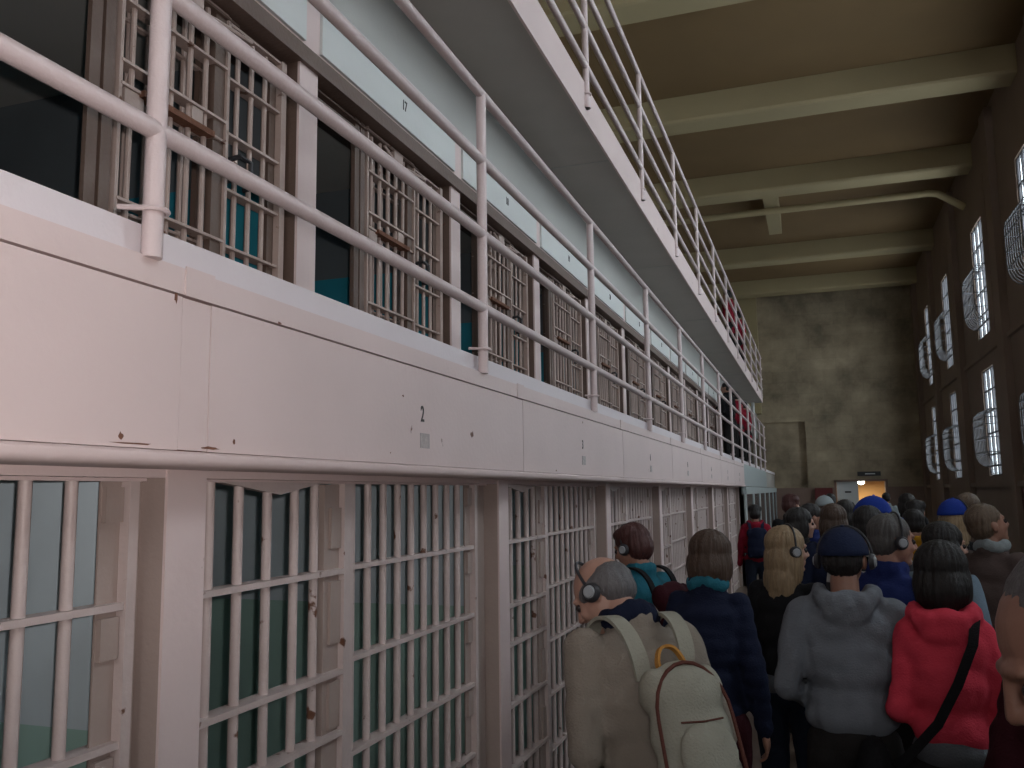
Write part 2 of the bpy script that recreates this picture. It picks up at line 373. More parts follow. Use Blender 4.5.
for i in range(-3, NG + 1):
    y = A1 + P1 * i
    struct(MB().ubox((-3.1, y - .03, ZF), (XG - .05, y + .09, .061)).build('cell_partition', CELL1), 'painted side wall between two ground tier cells')
struct(MB().ubox((-3.2, -4, ZF), (-3.1, 13.4, .061)).build('cell_back_wall', CELL1))
struct(MB().ubox((-3.2, -4, .06), (-1.035, 13.3, .38)).build('gallery_floor', GREYSOF), 'floor slab of the lower gallery')
struct(MB().ubox((-3.2, 13.3, .06), (-1.035, YF, .38)).build('gallery_floor', GREYSOF), 'far end of the floor slab of the lower gallery')
for i in range(-1, NG):
    y = A1 + P1 * (i + 1) - .03
    if i < 3: tag(MB().tube([U(-2.07, y - .02, ZF), U(-2.07, y - .02, .03)], 0.012, 6).build('cell_conduit', CELL1, None, True), ['thin pipe on the cell wall behind the leftmost bars', 'thin pipe on the cell wall inside the ground cell numbered two', 'thin pipe on the cell wall inside the ground cell numbered three', 'thin pipe on the cell wall inside the ground cell numbered four'][i + 1], 'pipe')

# fascia of the lower gallery
fas = struct(empty('gallery_fascia', U(-1.02, 0, .05)), 'pink white steel band along the edge of the lower gallery')
MB().ubox((-1.035, -4, .052), (-1.012, 13.3, .385)).build('backing', RUST, fas)
ys = [-4.0] + [A1 - .09 + 1.745 * i for i in range(-2, 8)]
for i, y in enumerate(ys):
    y1 = ys[i + 1] if i + 1 < len(ys) else 13.3
    if y >= 13.3: break
    y1 = min(y1, 13.3)
    wy = .075 if i else 0
    if i: MB().ubox((-1.012, y, .080), (-1.0005, y + wy - .0025, .338)).build('joint_strip', PINK, fas)
    MB().ubox((-1.012, y + wy, .079), (-1.0, y1 - .0012, .339)).build('panel', PINK, fas)
MB().ubox((-1.012, -4, .3425), (-.997, 13.3, .388)).build('top_strip', PINK, fas)
for i, y in enumerate(ys[1:]):
    if y < 13: MB().ubox((-.997, y + .0, .3415), (-.9945, y + .075, .392)).build('splice_plate', PINK, fas)
lip = [(-1.10, .052), (-1.10, .064)]
lp_ = [(-1.05, .077), (-.992, .077)] + [(-.986 + .0, .072), (-.985, .063), (-.989, .055), (-.997, .051), (-1.10, .051), (-1.10, .060)]
MB().prism(lp_, -4, 13.3).build('lower_lip', PINK, fas, True)
MB().ubox((-1.035, -4, .388), (-1.02, YF - .1, .445)).build('kerb', KERB, fas)
for i in range(0, 7):
    yc = A1 + .88 + P1 * i
    if yc > 13: break
    wall_text(str(2 + i), .085 if i == 0 else .08, U(-.9998, yc - .015, .215), INK, fas)
    MB().ubox((-1.0, yc - .03, .125), (-.9988, yc + .03, .165)).build('peeled_patch', SCRAP, fas)
# rust chips on the band
for (y, z, hy, hz) in ((1.165, .338, .006, .015), (1.055, .095, .006, .008), (1.33, .10, .004, .006), (1.46, .344, .008, .003), (1.265, .086, .03, .003), (2.02, .255, .006, .004), (1.95, .105, .004, .003), (1.08, .085, .05, .002), (3.42, .09, .01, .004)):
    ch = MB(); 
    pts = [(y + hy * math.cos(a) * random.uniform(.5, 1.1), z + hz * math.sin(a) * random.uniform(.5, 1.1)) for a in [k * math.pi / 5 for k in range(10)]]
    kx = -.9965 if z > .34 else -.9994
    kk = [tuple(U(kx, p, q)) for p, q in pts]; ch.v = kk; ch.f = [list(range(10))]; ch.build('rust_chip', RUST, fas)
# pale end section
fe = struct(MB().ubox((-1.03, 13.3, .06), (-1.0, 19.35, .388)).build('gallery_fascia_end', ENDP), 'pale blue white end section of the gallery band')
gate = tag(empty('white_partition', U(-1.02, 18, ZF)), 'white partition with tall dark panes at the end of the ground tier', 'partition')
b = MB(); yy = [13.45, 15.2, 16.9, 18.6, 20.3, 22.0, 23.6]
b.ubox((-1.05, 13.3, -.06), (-.98, 23.6, .05)).ubox((-1.04, 13.3, ZF), (-1.0, 23.6, -.9))
for y in yy: b.ubox((-1.02, y - .16, ZF), (-1.0, y + .16, .0))
b.build('frame', ENDP, gate)
for a, c in zip(yy, yy[1:]): MB().ubox((-1.015, a + .16, -.9), (-1.01, c - .16, -.05)).build('pane', DARKGLASS, gate)
struct(MB().ubox((-1.2, 23.6, ZF), (-1.0, YF, .05)).build('pier_end', WAINS))

def cyl(p, q, r, n=10): return MB().tube([p, q], r, n)
# ground tier: door (5 bars) and fixed grille (9 bars) for each cell, built once in cell 2 and copied
def ground_door(i):
    s = 0.0
    root = empty('cell_door', U(XG, 1.66, ZF))
    x = XG
    f = MB()
    f.ubox((x - .03, 1.885, ZF + .02), (x - .004, 1.955, .028))
    for a, c in ((-.13, -.03), (-.36, -.21), (-.56, -.45), (-.80, -.66), (-1.05, -.9)):
        f.ubox((x - .008, 1.905, a), (x + .004, 1.953, c))
    f.build('frame_plate', SIDE, root)
    MB().ubox((x - .03, 1.955, ZF + .02), (x + .012, 1.985, .03)).build('frame_stile', PINKBAR, root)
    v = MB(); k = [U(x + .001, 1.47, .032), U(x + .001, 1.69, .004), U(x + .001, 1.87, .032), U(x - .02, 1.47, .032), U(x - .02, 1.69, .004), U(x - .02, 1.87, .032)]
    v.v = [tuple(q) for q in k]; v.f = [[0, 1, 2], [3, 5, 4], [0, 3, 4, 1], [1, 4, 5, 2], [0, 2, 5, 3]]; v.build('gusset', PINKBAR, root)
    for y in (1.462, 1.556, 1.658, 1.765, 1.85):
        cyl(U(x - .012, y, ZF + .02), U(x - .012, y, .03), 0.0155).build('bar', PINKBAR, root, True)
    for z in (-.187, -.43, -.575, -.80, -1.03, -1.25):
        MB().ubox((x - .03, 1.42, z - .0065), (x + .012, 1.955, z + .0065)).build('crossbar', PINKBAR, root)
    return root
def ground_grille():
    root = empty('cell_grille', U(XG, 2.42, ZF)); x = XG
    MB().ubox((x - .03, 1.985, ZF), (x + .012, 2.0, .03)).build('frame_stile', PINKBAR, root)
    MB().ubox((x - .03, 2.846, ZF), (x + .012, 2.868, .03)).build('frame_stile', PINKBAR, root)
    f = MB().ubox((x - .012, 2.80, ZF), (x - .008, 2.846, .03))
    for a, c in ((-.04, .02), (-.27, -.20), (-.5, -.43), (-.74, -.66)): f.ubox((x - .01, 2.803, a), (x + .002, 2.843, c))
    f.build('frame_plate', SIDE, root)
    for y in (2.03, 2.118, 2.207, 2.296, 2.385, 2.474, 2.563, 2.652, 2.741):
        cyl(U(x - .012, y, ZF), U(x - .012, y, .03), 0.0148).build('bar', PINKBAR, root, True)
    for z in (-.183, -.412, -.642, -.87, -1.1, -1.3):
        MB().ubox((x - .03, 1.99, z - .006), (x + .008, 2.86, z + .006)).build('crossbar', PINKBAR, root)
    return root
gd, gg = ground_door(0), ground_grille()
for i in range(-2, NG):
    sh = Vector((0, (P1 * i if i >= 0 else -1.625) * D, 0))
    if i == -2: continue
    d_ = gd if i == 0 else copy_tree(gd, sh); g_ = gg if i == 0 else copy_tree(gg, sh)
    nm = 'ground tier cell numbered %d' % (2 + i) if i >= 0 else 'ground tier cell at the left edge of the picture'
    tag(d_, 'pink barred steel door of the ' + nm, 'cell door', 'barred doors of the ground tier cells')
    tag(g_, 'pink fixed bar grille of the ' + nm, 'cell grille', 'fixed bar grilles of the ground tier cells')

# tier two
X2 = -1.40; XU = -1.44; P2 = 1.15; A2 = 2.13; N2 = 15
b = MB()
for i in range(-3, N2 + 1):
    y = A2 + P2 * i
    b.ubox((X2 - .008, y, .38), (X2, y + .10, 1.352))
struct(b.build('cell_piers', PINK), 'pink piers between the upper cells')
b = MB()
b.ubox((-1.60, -3, 1.30), (-1.385, 19.4, 1.352))
for i in range(-3, N2 + 1): b.ubox((X2 - .08, A2 + P2 * i + .001, .38), (X2 - .008, A2 + P2 * i + .10, 1.31))
for i in range(-3, N2):
    y = A2 + P2 * i
    b.ubox((XU - .012, y + .405, .38), (XU + .0, y + .435, 1.31)).ubox((XU - .012, y + .445, .38), (XU + .0, y + .475, 1.31)).ubox((XU - .03, y + .43, .38), (XU - .015, y + .45, 1.31))
    b.ubox((XU - .03, y + 1.132, .38), (XU - .005, y + P2, 1.31))
    b.ubox((XU - .02, y + .10, 1.255), (XU + .005, y + .43, 1.262)).ubox((XU - .02, y + .10, 1.28), (XU + .01, y + .9, 1.286))
struct(b.build('cell_door_frames', TAUPE), 'taupe door frames and header of the upper cells')
struct(MB().ubox((-3.3, -3, 1.352), (X2 - .005, YF, 1.87)).build('gallery_wall', WALLGREY), 'grey wall above the upper cells')
for i in range(-3, N2 + 1):
    y = A2 + P2 * i
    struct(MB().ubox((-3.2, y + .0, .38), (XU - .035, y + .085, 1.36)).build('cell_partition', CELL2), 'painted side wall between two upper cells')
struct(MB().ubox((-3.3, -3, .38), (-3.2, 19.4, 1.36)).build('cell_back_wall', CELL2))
struct(MB().ubox((-3.3, 19.4, .38), (-1.6, YF, 1.36)).build('gallery_end_wall', RWALL))
num = 16
for i in range(-2, N2):
    y = A2 + P2 * i + .05
    pl = MB().ubox((X2 - .01, y + .045, 1.365), (X2 + .018, y + P2 - .045, 1.565)).build('number_plate', PALEBLUE)
    wall_text(str(17 + i), .075, U(X2 + .0185, y + .62, 1.445), INK, pl)
    tag(pl, 'pale blue plate numbered %d above an upper gallery cell' % (17 + i), 'plate', 'pale number plates above the upper cells')
b = MB(); b.ubox((X2 - .01, -3, 1.355), (X2 + .008, 19.3, 1.575)); struct(b.build('plate_backing', PINK))
def upper_grille():
    root = empty('cell_grille', U(XU, A2 + .8, .38)); x = XU; y = A2
    MB().ubox((x - .02, y + .484, .38), (x + .006, y + .494, 1.30)).build('frame_stile', TANBAR, root)
    MB().ubox((x - .02, y + .857, .38), (x + .008, y + .868, 1.29)).build('frame_stile', TANBAR, root)
    MB().ubox((x - .02, y + 1.10, .38), (x + .012, y + 1.125, 1.28)).build('frame_stile', TANBAR, root)
    MB().ubox((x - .02, y + .815, .38), (x + .0, y + .857, 1.30)).build('frame_plate', TAUPE, root)
    MB().ubox((x - .02, y + 1.07, .38), (x - .008, y + 1.10, 1.28)).build('frame_plate', TAUPE, root)
    for yy in (.535, .60, .665, .73, .79): cyl(U(x - .012, y + yy, .38), U(x - .008, y + yy, 1.29), 0.0105, 8).build('bar', TANBAR, root, True)
    for yy in (.92, .982, 1.045): cyl(U(x - .012, y + yy, .38), U(x - .008, y + yy, 1.27), 0.0105, 8).build('bar', TANBAR, root, True)
    for z in (.665, .935, .99, 1.14, 1.29): MB().ubox((x - .03, y + .49, z - .0035), (x + .008, y + .857, z + .0035)).build('crossbar', TANBAR, root)
    for z in (.52, .656, .81, .965, 1.12, 1.275): MB().ubox((x - .03, y + .86, z - .0035), (x + .008, y + 1.10, z + .0035)).build('crossbar', TANBAR, root)
    MB().ubox((x - .02, y + .505, .88), (x + .003, y + .565, .93)).build('lock_plate', TANBAR, root)
    MB().ubox((x - .02, y + .73, .94), (x + .003, y + .77, .985)).build('lock_plate', TANBAR, root)
    t = MB().ubox((x - .015, y + .55, .925), (x + .018, y + .80, .94)); t.build('food_slot_shelf', RUST, root)
    s_ = MB().tube([U(x + .012, y + .60, 1.27), U(x + .014, y + .66, 1.245), U(x + .014, y + .72, 1.235), U(x + .012, y + .82, 1.25), U(x + .012, y + .95, 1.262)], 0.008, 6)
    s_.ubox((x - .005, y + .68, 1.235), (x + .012, y + .75, 1.285)); s_.build('locking_lever', TANBAR, root)
    return root
def upper_door():
    x = XU - .055; y = A2; root = empty('sliding_door', U(x, A2 + .68, .38))
    for yy in (.57, .635, .70, .76): cyl(U(x, y + yy, .40), U(x, y + yy, 1.28), 0.0105, 8).build('bar', TANBAR, root, True)
    for z in (.66, .95, 1.13): MB().ubox((x - .008, y + .49, z - .0035), (x + .008, y + .83, z + .0035)).build('crossbar', TANBAR, root)
    MB().ubox((x - .01, y + .49, .39), (x + .006, y + .50, 1.29)).build('frame_stile', TAUPE, root)
    MB().ubox((x - .01, y + .815, .39), (x + .006, y + .85, 1.29)).build('frame_stile', TAUPE, root)
    MB().tube([U(x + .045, y + .89, .90), U(x + .085, y + .89, .905), U(x + .09, y + .93, .90), U(x + .085, y + .94, .83), U(x + .06, y + .94, .83)], 0.010, 6).build('handle', DARK, root, True)
    return root
ug, ud = upper_grille(), upper_door()
for i in range(-1, N2):
    sh = Vector((0, P2 * i * D, 0))
    g_ = ug if i == 0 else copy_tree(ug, sh); d_ = ud if i == 0 else copy_tree(ud, sh)
    tag(g_, 'tan bar grille of the upper gallery cell numbered %d' % (17 + i), 'cell grille', 'tan bar grilles of the upper cells')
    tag(d_, 'open sliding bar door behind the grille of upper cell %d' % (17 + i), 'cell door', 'open sliding doors of the upper cells')

# upper gallery slab and the wall above it
b = MB().ubox((-3.3, -4, 1.868), (-1.01, 19.35, 2.0)).ubox((-5.5, -4, 1.868), (-3.3, YF, 2.0)).ubox((-3.3, 19.35, 1.868), (-1.4, YF, 2.0)); struct(b.build('upper_gallery_slab', GREYSOF), 'grey underside of the upper gallery')
for k in range(-1, 8): 
    y = 2.2 + 2.45 * k
    struct(MB().ubox((X2, y, 1.8655), (-1.012, y + .008, 1.868)).build('soffit_joint', WALLGREY))
struct(MB().ubox((-1.012, -4, 1.862), (-1.0, 19.35, 2.06)).build('upper_gallery_fascia', PINK), 'pink edge band of the upper gallery')
struct(MB().ubox((-5.7, YB - .2, ZF), (-5.5, YF, ZC)).build('wall_left_outer', OLIVE), 'cream wall beyond the top of the cell block')
struct(MB().ubox((-1.9, YF - .35, 2.0), (-1.27, YF, ZC)).build('corner_pier', OLIVE), 'cream pier in the far left corner')
tag(MB().tube([U(-1.2, 19.2, .38), U(-1.2, 19.2, 1.868)], .05, 10).build('support_column', PALEBLUE, None, True), 'pale column between the galleries at their far end', 'column')

# railings
def railing(z0, zs, zb, label):
    root = tag(empty('gallery_railing', U(-1.0, 9, z0)), label, 'railing', 'pipe railings of the galleries')
    r = .0235; ypost = [1.10 + 1.49 * k for k in range(-2, 13)]
    for z in zs:
        MB().tube([U(-1.0 + .005, -3.5, z), U(-1.0 + .005, 19.3, z)], r, 14).build('rail', RAILP, root, True)
    for y in ypost:
        p = MB().tube([U(-.995, y, z0), U(-.995, y, zs[-1])], r, 14).build('post', RAILP, root, True)
        c = MB(); pts = [U(-.995, y, zb) + Vector((math.cos(a) * (r + .008), math.sin(a) * (r + .008), 0)) for a in [math.radians(-100 + 200 * k / 8) for k in range(9)]]
        pts = [U(-1.03, y - .04, zb)] + pts + [U(-1.03, y + .05, zb)]
        c.tube(pts, .0065, 6); c.build('pipe_clamp', RAILP, p, True)
        MB().tube([U(-.995, y, z0 + .0), U(-.995, y, z0 + .05)], r + .007, 12).build('foot_sleeve', RAILP, p, True) if z0 > 1 else None
    return root
railing(.385, (.600, .848, 1.100, 1.333), .463, 'pink pipe railing of the lower gallery, in front of the barred cells')
railing(1.925, (2.15, 2.365, 2.585, 2.822), 2.0, 'pink pipe railing of the upper gallery, under the ceiling beams')
#PEOPLE#

# ------------------------------------------------------------------ people
def cloth(name, col, var=0.12, sc=9): return mat(name, col, 0.85, var, sc, 0.10, 140, spec=0.15)
SKIN = mat('skin', (0.30, 0.155, 0.11), 0.5, 0.10, 14, 0.02, 120)
SKIN_PALE = mat('pale_skin', (0.40, 0.23, 0.175), 0.5, 0.08, 14, 0.02, 120)
SKIN_DARK = mat('dark_skin', (0.15, 0.08, 0.055), 0.5, 0.08, 14, 0.02, 120)
EYEM = mat('dark_eye', (0.03, 0.02, 0.02), 0.2, 0, 5, 0)
def hairmat(name, a, var=0.45): return mat(name, a, 0.55, var, 10, 0.12, 30, stretch=(9, 9, 1.2))
def to_object(mb, name, m, parent, voxel, smooth_it=6, folds=None):
    """fuse all shapes of mb (local metres of the parent) into one continuous surface"""
    me = bpy.data.meshes.new('tmp'); me.from_pydata(mb.v, [], mb.f)
    bm = bmesh.new(); bm.from_mesh(me); bmesh.ops.recalc_face_normals(bm, faces=bm.faces); bm.to_mesh(me); bm.free()
    t = bpy.data.objects.new('tmp', me); COL.objects.link(t)
    r = t.modifiers.new('r', 'REMESH'); r.mode = 'VOXEL'; r.voxel_size = voxel; r.use_smooth_shade = True
    s = t.modifiers.new('s', 'SMOOTH'); s.iterations = smooth_it; s.factor = 0.5
    dg = bpy.context.evaluated_depsgraph_get(); me2 = bpy.data.meshes.new_from_object(t.evaluated_get(dg))
    bpy.data.objects.remove(t); bpy.data.meshes.remove(me)
    if folds: 
        me2.update(); nn = [v.normal.copy() for v in me2.vertices]
        for v, q in zip(me2.vertices, nn): v.co += q * folds(v.co)
    for p in me2.polygons: p.use_smooth = True
    me2.materials.clear(); me2.materials.append(m); me2.name = name
    o = bpy.data.objects.new(name, me2); COL.objects.link(o); o.parent = parent
    return o
def cloth_folds(amp, sc=9.0, seed=0):
    def f(c):
        p = Vector((c.x * sc, c.y * sc, c.z * sc * .7 + seed))
        return amp * (noise.noise(p) + 0.5 * noise.noise(p * 2.3)) + amp * .6 * math.sin(c.z * 60 + 6 * noise.noise(p * .6)) * max(0, noise.noise(p * .5))
    return f
def hair_folds(amp, cx=0, cy=0):
    def f(c):
        a = math.atan2(c.y - cy, c.x - cx)
        return amp * (noise.noise(Vector((a * 9, c.z * 7, 1))) + .6 * noise.noise(Vector((a * 22, c.z * 12, 5))))
    return f
def rot(ax, d): return Matrix.Rotation(math.radians(d), 4, ax)

def person(label, head_at, yaw=0, bend=4, head=(0, 5, 0), arms=('down', 'down'), top=None, legs=None, skin=None, hair=None, style='short',
           cap=None, build=1.0, fine=0.012, kind='sweater', hem=0.50, top2=None, collar=None, phones=False, group=None, ground=0.0, tall=None, shoes=None, eyes=True):
    skin = skin or SKIN; shoes = shoes or DARK
    # unit skeleton (height 1), facing +Y
    Mb1 = Matrix.Translation((0, 0, .53)) @ rot('X', -bend) @ Matrix.Translation((0, 0, -.53))
    def head_m(M1): return M1 @ Matrix.Translation((0, 0, .845)) @ rot('Z', head[0]) @ rot('X', -head[1]) @ rot('Y', head[2]) @ Matrix.Translation((0, 0, -.845))
    hc1 = head_m(Mb1) @ Vector((0, .008, .925))
    H = (head_at[2] - ground) / hc1.z
    if tall: H = min(H, tall)
    R = rot('Z', yaw)
    o2 = R @ (hc1 * H)
    root = tag(empty('person', (head_at[0] - o2.x, head_at[1] - o2.y, ground)), label, 'person', group)
    root.rotation_euler = (0, 0, math.radians(yaw))
    S = Matrix.Scale(H, 4)
    Mb = S @ Mb1; Mh = S @ head_m(Mb1)
    W = build
    B = lambda x, y, z: Mb @ Vector((x, y, z))
    shw = .100 * W
    sh = [B(s * shw, 0, .805) for s in (-1, 1)]
    el, wr, hd = [], [], []
    for s, a in zip((-1, 1), arms):
        if a == 'down': e, w_ = (.030, -.012, -.165), (.012, .045, -.145)
        elif a == 'pocket': e, w_ = (.034, -.02, -.160), (-.050, .11, -.045)
        elif a == 'hold': e, w_ = (.022, .0, -.165), (-.055, .115, .05)
        elif a == 'up': e, w_ = (.05, .07, -.13), (-.05, .08, .12)
        elif a == 'reach': e, w_ = (.02, .11, -.12), (-.01, .13, -.02)
        s0 = Vector((s * shw, 0, .805)); ee = s0 + Vector((s * e[0], e[1], e[2])); ww = ee + Vector((s * w_[0], w_[1], w_[2]))
        el.append(Mb @ ee); wr.append(Mb @ ww); hd.append((Mb @ ww - Mb @ ee).normalized())
    hip = [S @ Vector((s * .052, 0, .50)) for s in (-1, 1)]
    knee = [S @ Vector((s * .055, .012, .285)) for s in (-1, 1)]
    ank = [S @ Vector((s * .06, -.012, .045)) for s in (-1, 1)]
    h = H
    # --- body: one continuous skin surface
    b = MB()
    Rb = Mb.to_3x3().normalized(); Rh = Mh.to_3x3().normalized()
    def E(c, r, M=None): b.ell(c, [q * h for q in r], M)
    E(B(0, 0, .52), (.085 * W, .055, .06), Rb); E(B(0, 0, .60), (.072 * W, .048, .08), Rb); E(B(0, 0, .71), (.080 * W, .054, .09), Rb); E(B(0, -.004, .775), (.080 * W, .042, .045), Rb)
    b.cap(B(0, -.006, .80), Mh @ Vector((0, -.004, .88)), .034 * h, .031 * h)
    for k in (0, 1):
        b.cap(sh[k] * .88 + B(0, 0, .80) * .12, el[k], .020 * h, .018 * h); b.cap(el[k], wr[k], .018 * h, .014 * h)
        b.cap(hip[k], knee[k], .045 * h, .030 * h); b.cap(knee[k], ank[k], .029 * h, .020 * h)
        b.cap(ank[k], ank[k] + Vector((0, .075 * h, -.022 * h)), .018 * h, .016 * h)
        # hand: palm, four fingers with knuckles, thumb
        d = hd[k]; s = (-1, 1)[k]
        side = (Mb.to_3x3() @ Vector((0, 1, 0))).normalized(); side = (side - d * side.dot(d)).normalized() if abs(side.dot(d)) < .9 else (Vector((0, 0, 1)) - d * d.z).normalized()
        nrm = d.cross(side).normalized(); inward = (Mb.to_3x3() @ Vector((-s, 0, 0))).normalized()
        if nrm.dot(inward) < 0: nrm = -nrm
        p0 = wr[k] + d * .05
        Mp = Matrix((d, side, nrm)).transposed()
        b.ell(p0, (.050, .041, .016), Mp)
        for q, (off, ln) in enumerate(((.030, .068), (.010, .078), (-.011, .072), (-.031, .056))):
            a0 = wr[k] + d * .088 + side * off; a1 = a0 + (d * .92 + nrm * .35).normalized() * ln * .5; a2 = a1 + (d * .6 + nrm * .8).normalized() * ln * .5
            b.cap(a0, a1, .0095, .0085, 8); b.cap(a1, a2, .0085, .007, 8)
        t0 = wr[k] + d * .025 + side * .03; t1 = t0 + (d * .6 + side * .7 + nrm * .3).normalized() * .038; t2 = t1 + (d * .9 + side * .15 + nrm * .3).normalized() * .032
        b.cap(t0, t1, .012, .0105, 8); b.cap(t1, t2, .0105, .008, 8)
    # head with jaw, nose, brows, lips, ears, eye hollows left between brow and cheek
    hs = h / 1.75 * (1.04 if not cap else 1.0)
    HM = Mh @ Matrix.Translation((0, .008, .925)) @ Matrix.Scale(1 / H * hs, 4)      # head space in metres, origin at head centre
    def hp(x, y, z): return HM @ Vector((x, y, z))
    def HE(c, r): b.ell(hp(*c), [q * hs for q in r], Rh)
    HE((0, -.012, .025), (.074, .094, .088)); HE((0, .018, -.03), (.062, .072, .075)); HE((0, .048, -.075), (.036, .038, .034))
    HE((0, .060, -.015), (.050, .030, .05)); HE((0, .079, .028), (.046, .014, .012)); HE((-.032, .068, -.025), (.020, .022, .02)); HE((.032, .068, -.025), (.020, .022, .02))
    b.cap(hp(0, .088, .018), hp(0, .108, -.018), .009 * hs, .012 * hs, 8); HE((-.012, .099, -.024), (.009, .011, .008)); HE((.012, .099, -.024), (.009, .011, .008))
    HE((0, .088, -.050), (.022, .009, .006)); HE((0, .086, -.062), (.019, .010, .007)); HE((0, .080, -.090), (.019, .014, .014))
    for s in (-1, 1):
        HE((s * .078, -.008, -.008), (.010, .019, .030)); HE((s * .075, 0, -.03), (.010, .010, .013))
    to_object(b, 'body', skin, root, fine * .55 if fine < .013 else fine * .7, 4)
    if eyes:
        for s in (-1, 1):
            MB().ell(hp(s * .031, .079, .004), [.0125 * hs] * 3, None, 12, 8).build('eye', EYEM, None, True).parent = root
    # --- clothes
    g = .012
    if legs:
        b = MB(); b.ell(B(0, -.002, .525), ((.092 * W) * h + g, .068 * h, .065 * h), Rb)
        for k in (0, 1):
            b.cap(hip[k] + Vector((0, -.012 * h, .0)), knee[k], .054 * h, .040 * h); b.cap(knee[k], ank[k] + Vector((0, 0, .0)), .040 * h, .034 * h)
        to_object(b, 'trousers', legs, root, fine, 3, cloth_folds(.006, 8, head_at[0]))
        for k in (0, 1):
            b = MB(); a = ank[k]; z0 = .022
            b.ell((a.x, a.y + .02, .052), (.042, .055, .05)); b.ell((a.x, a.y + .13, .042), (.046, .095, .036)); b.box((a.x - .04, a.y - .04, .004), (a.x + .04, a.y + .18, .026)); 
            to_object(b, 'shoe', shoes, root, fine * .9, 3)
    def torso(b, hemz, x, fat=0.0):
        E2 = lambda c, r: b.ell(B(*c), [q * h + g + x for q in r], Rb)
        E2((0, -.002, hemz + .045), (.090 * W + fat, .062 + fat, .050)); E2((0, 0, .60), (.083 * W + fat, .058 + fat, .08)); E2((0, 0, .70), (.092 * W + fat, .062 + fat, .09)); E2((0, -.006, .765), (.098 * W + fat, .052 + fat * .6, .055))
        b.ell(B(0, -.006, .812), [.078 * W * h + x, .04 * h + x, .03 * h + x], Rb)
        b.ell(B(0, -.008, .832), [.050 * W * h + x, .036 * h + x, .024 * h + x], Rb)
    if top:
        b = MB(); fat = {'sweater': .000, 'hoodie': .005, 'jacket': .006, 'puffer': .009}[kind]
        if legs is None and False: pass
        torso(b, hem, 0.0, fat)
        for k in (0, 1):
            q = .003 if kind == 'sweater' else .006
            cen = B(0, 0, .80)
            b.cap(sh[k] * .9 + cen * .1, el[k], (.032 + q) * h * min(W, 1.05), (.026 + q * .8) * h); b.cap(el[k], wr[k], (.026 + q * .8) * h, (.019 + q * .5) * h)
        if kind in ('hoodie',):
            for j in range(9):
                a = math.radians(-200 + j * 27.5)       # hood lying in a ring round the nape, sagging at the back
                cx, cy = math.cos(a) * .059, math.sin(a) * .048
                zz = .850 - max(0, -math.sin(a)) * .022
                b.ell(B(cx, cy - .016, zz), (.021 * h, .020 * h, .024 * h), Rb)
            b.ell(B(0, -.056, .818), (.056 * h, .024 * h, .044 * h), Rb)
        if kind in ('jacket', 'puffer'):
            for j in range(12):
                a = 2 * math.pi * j / 12
                b.ell(B(math.cos(a) * .038, math.sin(a) * .034 - .004, .852), (.017 * h, .015 * h, .024 * h), Rb)
        if kind in ('hoodie', 'sweater'):
            for k in (0, 1):
                b.cap(wr[k] - hd[k] * .03, wr[k] - hd[k] * .005, .026 * h, .024 * h)
        fl = cloth_folds(.013 if kind != 'sweater' else .006, 9, head_at[1])
        if kind == 'puffer':
            base = fl
            fl = lambda c: base(c) * .5 + .006 * abs(math.sin(c.z * 44)) - .003
        to_object(b, {'sweater': 'sweater', 'hoodie': 'hooded_top', 'jacket': 'jacket', 'puffer': 'padded_jacket'}[kind], top, root, fine, 4, fl)
    if top2:
        b = MB(); b.ell(B(0, 0, hem - .0), ((.092 * W) * h + .018, .068 * h + .016, .052 * h), Rb); b.ell(B(0, 0, .60), (.08 * W * h, .058 * h, .05 * h), Rb)
        to_object(b, 'shirt', top2, root, fine, 3, cloth_folds(.004, 9, 2))
    if collar:
        b = MB()
        for j in range(14):
            a = 2 * math.pi * j / 14
            b.ell(B(math.cos(a) * .041, math.sin(a) * .036 - .003, .858 + .006 * math.sin(3 * a)), (.018 * h, .017 * h, .020 * h), Rb)
        to_object(b, 'scarf', collar, root, fine * .8, 2, cloth_folds(.004, 20, 1))
    # --- hair
    if hair:
        b = MB(); G = lambda c, r: b.ell(hp(*c), [q * hs for q in r], Rh)
        if style in ('short', 'balding'):
            if style == 'short': G((0, -.022, .040), (.083, .096, .084)); G((0, -.04, -.005), (.079, .072, .075))
            else:
                G((0, -.042, .010), (.083, .076, .064)); G((0, -.052, -.025), (.072, .058, .052)); G((-.040, .0, .012), (.044, .060, .035)); G((.040, .0, .012), (.044, .060, .035))
        elif style == 'receding':
            G((0, -.032, .042), (.083, .091, .085)); G((0, -.048, -.005), (.079, .066, .074))
        elif style == 'messy':
            G((0, -.022, .045), (.090, .100, .088)); G((0, -.05, -.005), (.086, .075, .085)); G((0, .035, .085), (.06, .045, .035)); G((-.05, -.02, .07), (.05, .07, .05)); G((.05, -.02, .07), (.05, .07, .05))
        elif style == 'bob':
            G((0, -.020, .040), (.092, .102, .088)); G((0, -.035, -.04), (.098, .082, .10)); G((-.072, .0, -.04), (.026, .055, .085)); G((.072, .0, -.04), (.026, .055, .085))
        elif style == 'long':
            G((0, -.018, .040), (.088, .102, .086)); G((0, -.045, -.05), (.092, .072, .11)); G((0, -.06, -.15), (.090, .055, .11)); G((0, -.072, -.23), (.070, .038, .08)); G((-.076, .0, -.07), (.026, .05, .12)); G((.076, .0, -.07), (.026, .05, .12)); G((-.07, -.03, -.17), (.035, .045, .09)); G((.07, -.03, -.17), (.035, .045, .09))
        elif style == 'bun':
            G((0, -.022, .040), (.083, .098, .084)); G((0, -.04, -.015), (.080, .070, .075)); G((0, -.10, -.03), (.055, .045, .05))
        if cap:
            for i_, q in enumerate(b.v):
                l = HM.inverted() @ Vector(q)
                if l.z > .030: l.x *= .90; l.y = -.012 + (l.y + .012) * .90; l.z = .030 + (l.z - .030) * .62; b.v[i_] = tuple(HM @ l)
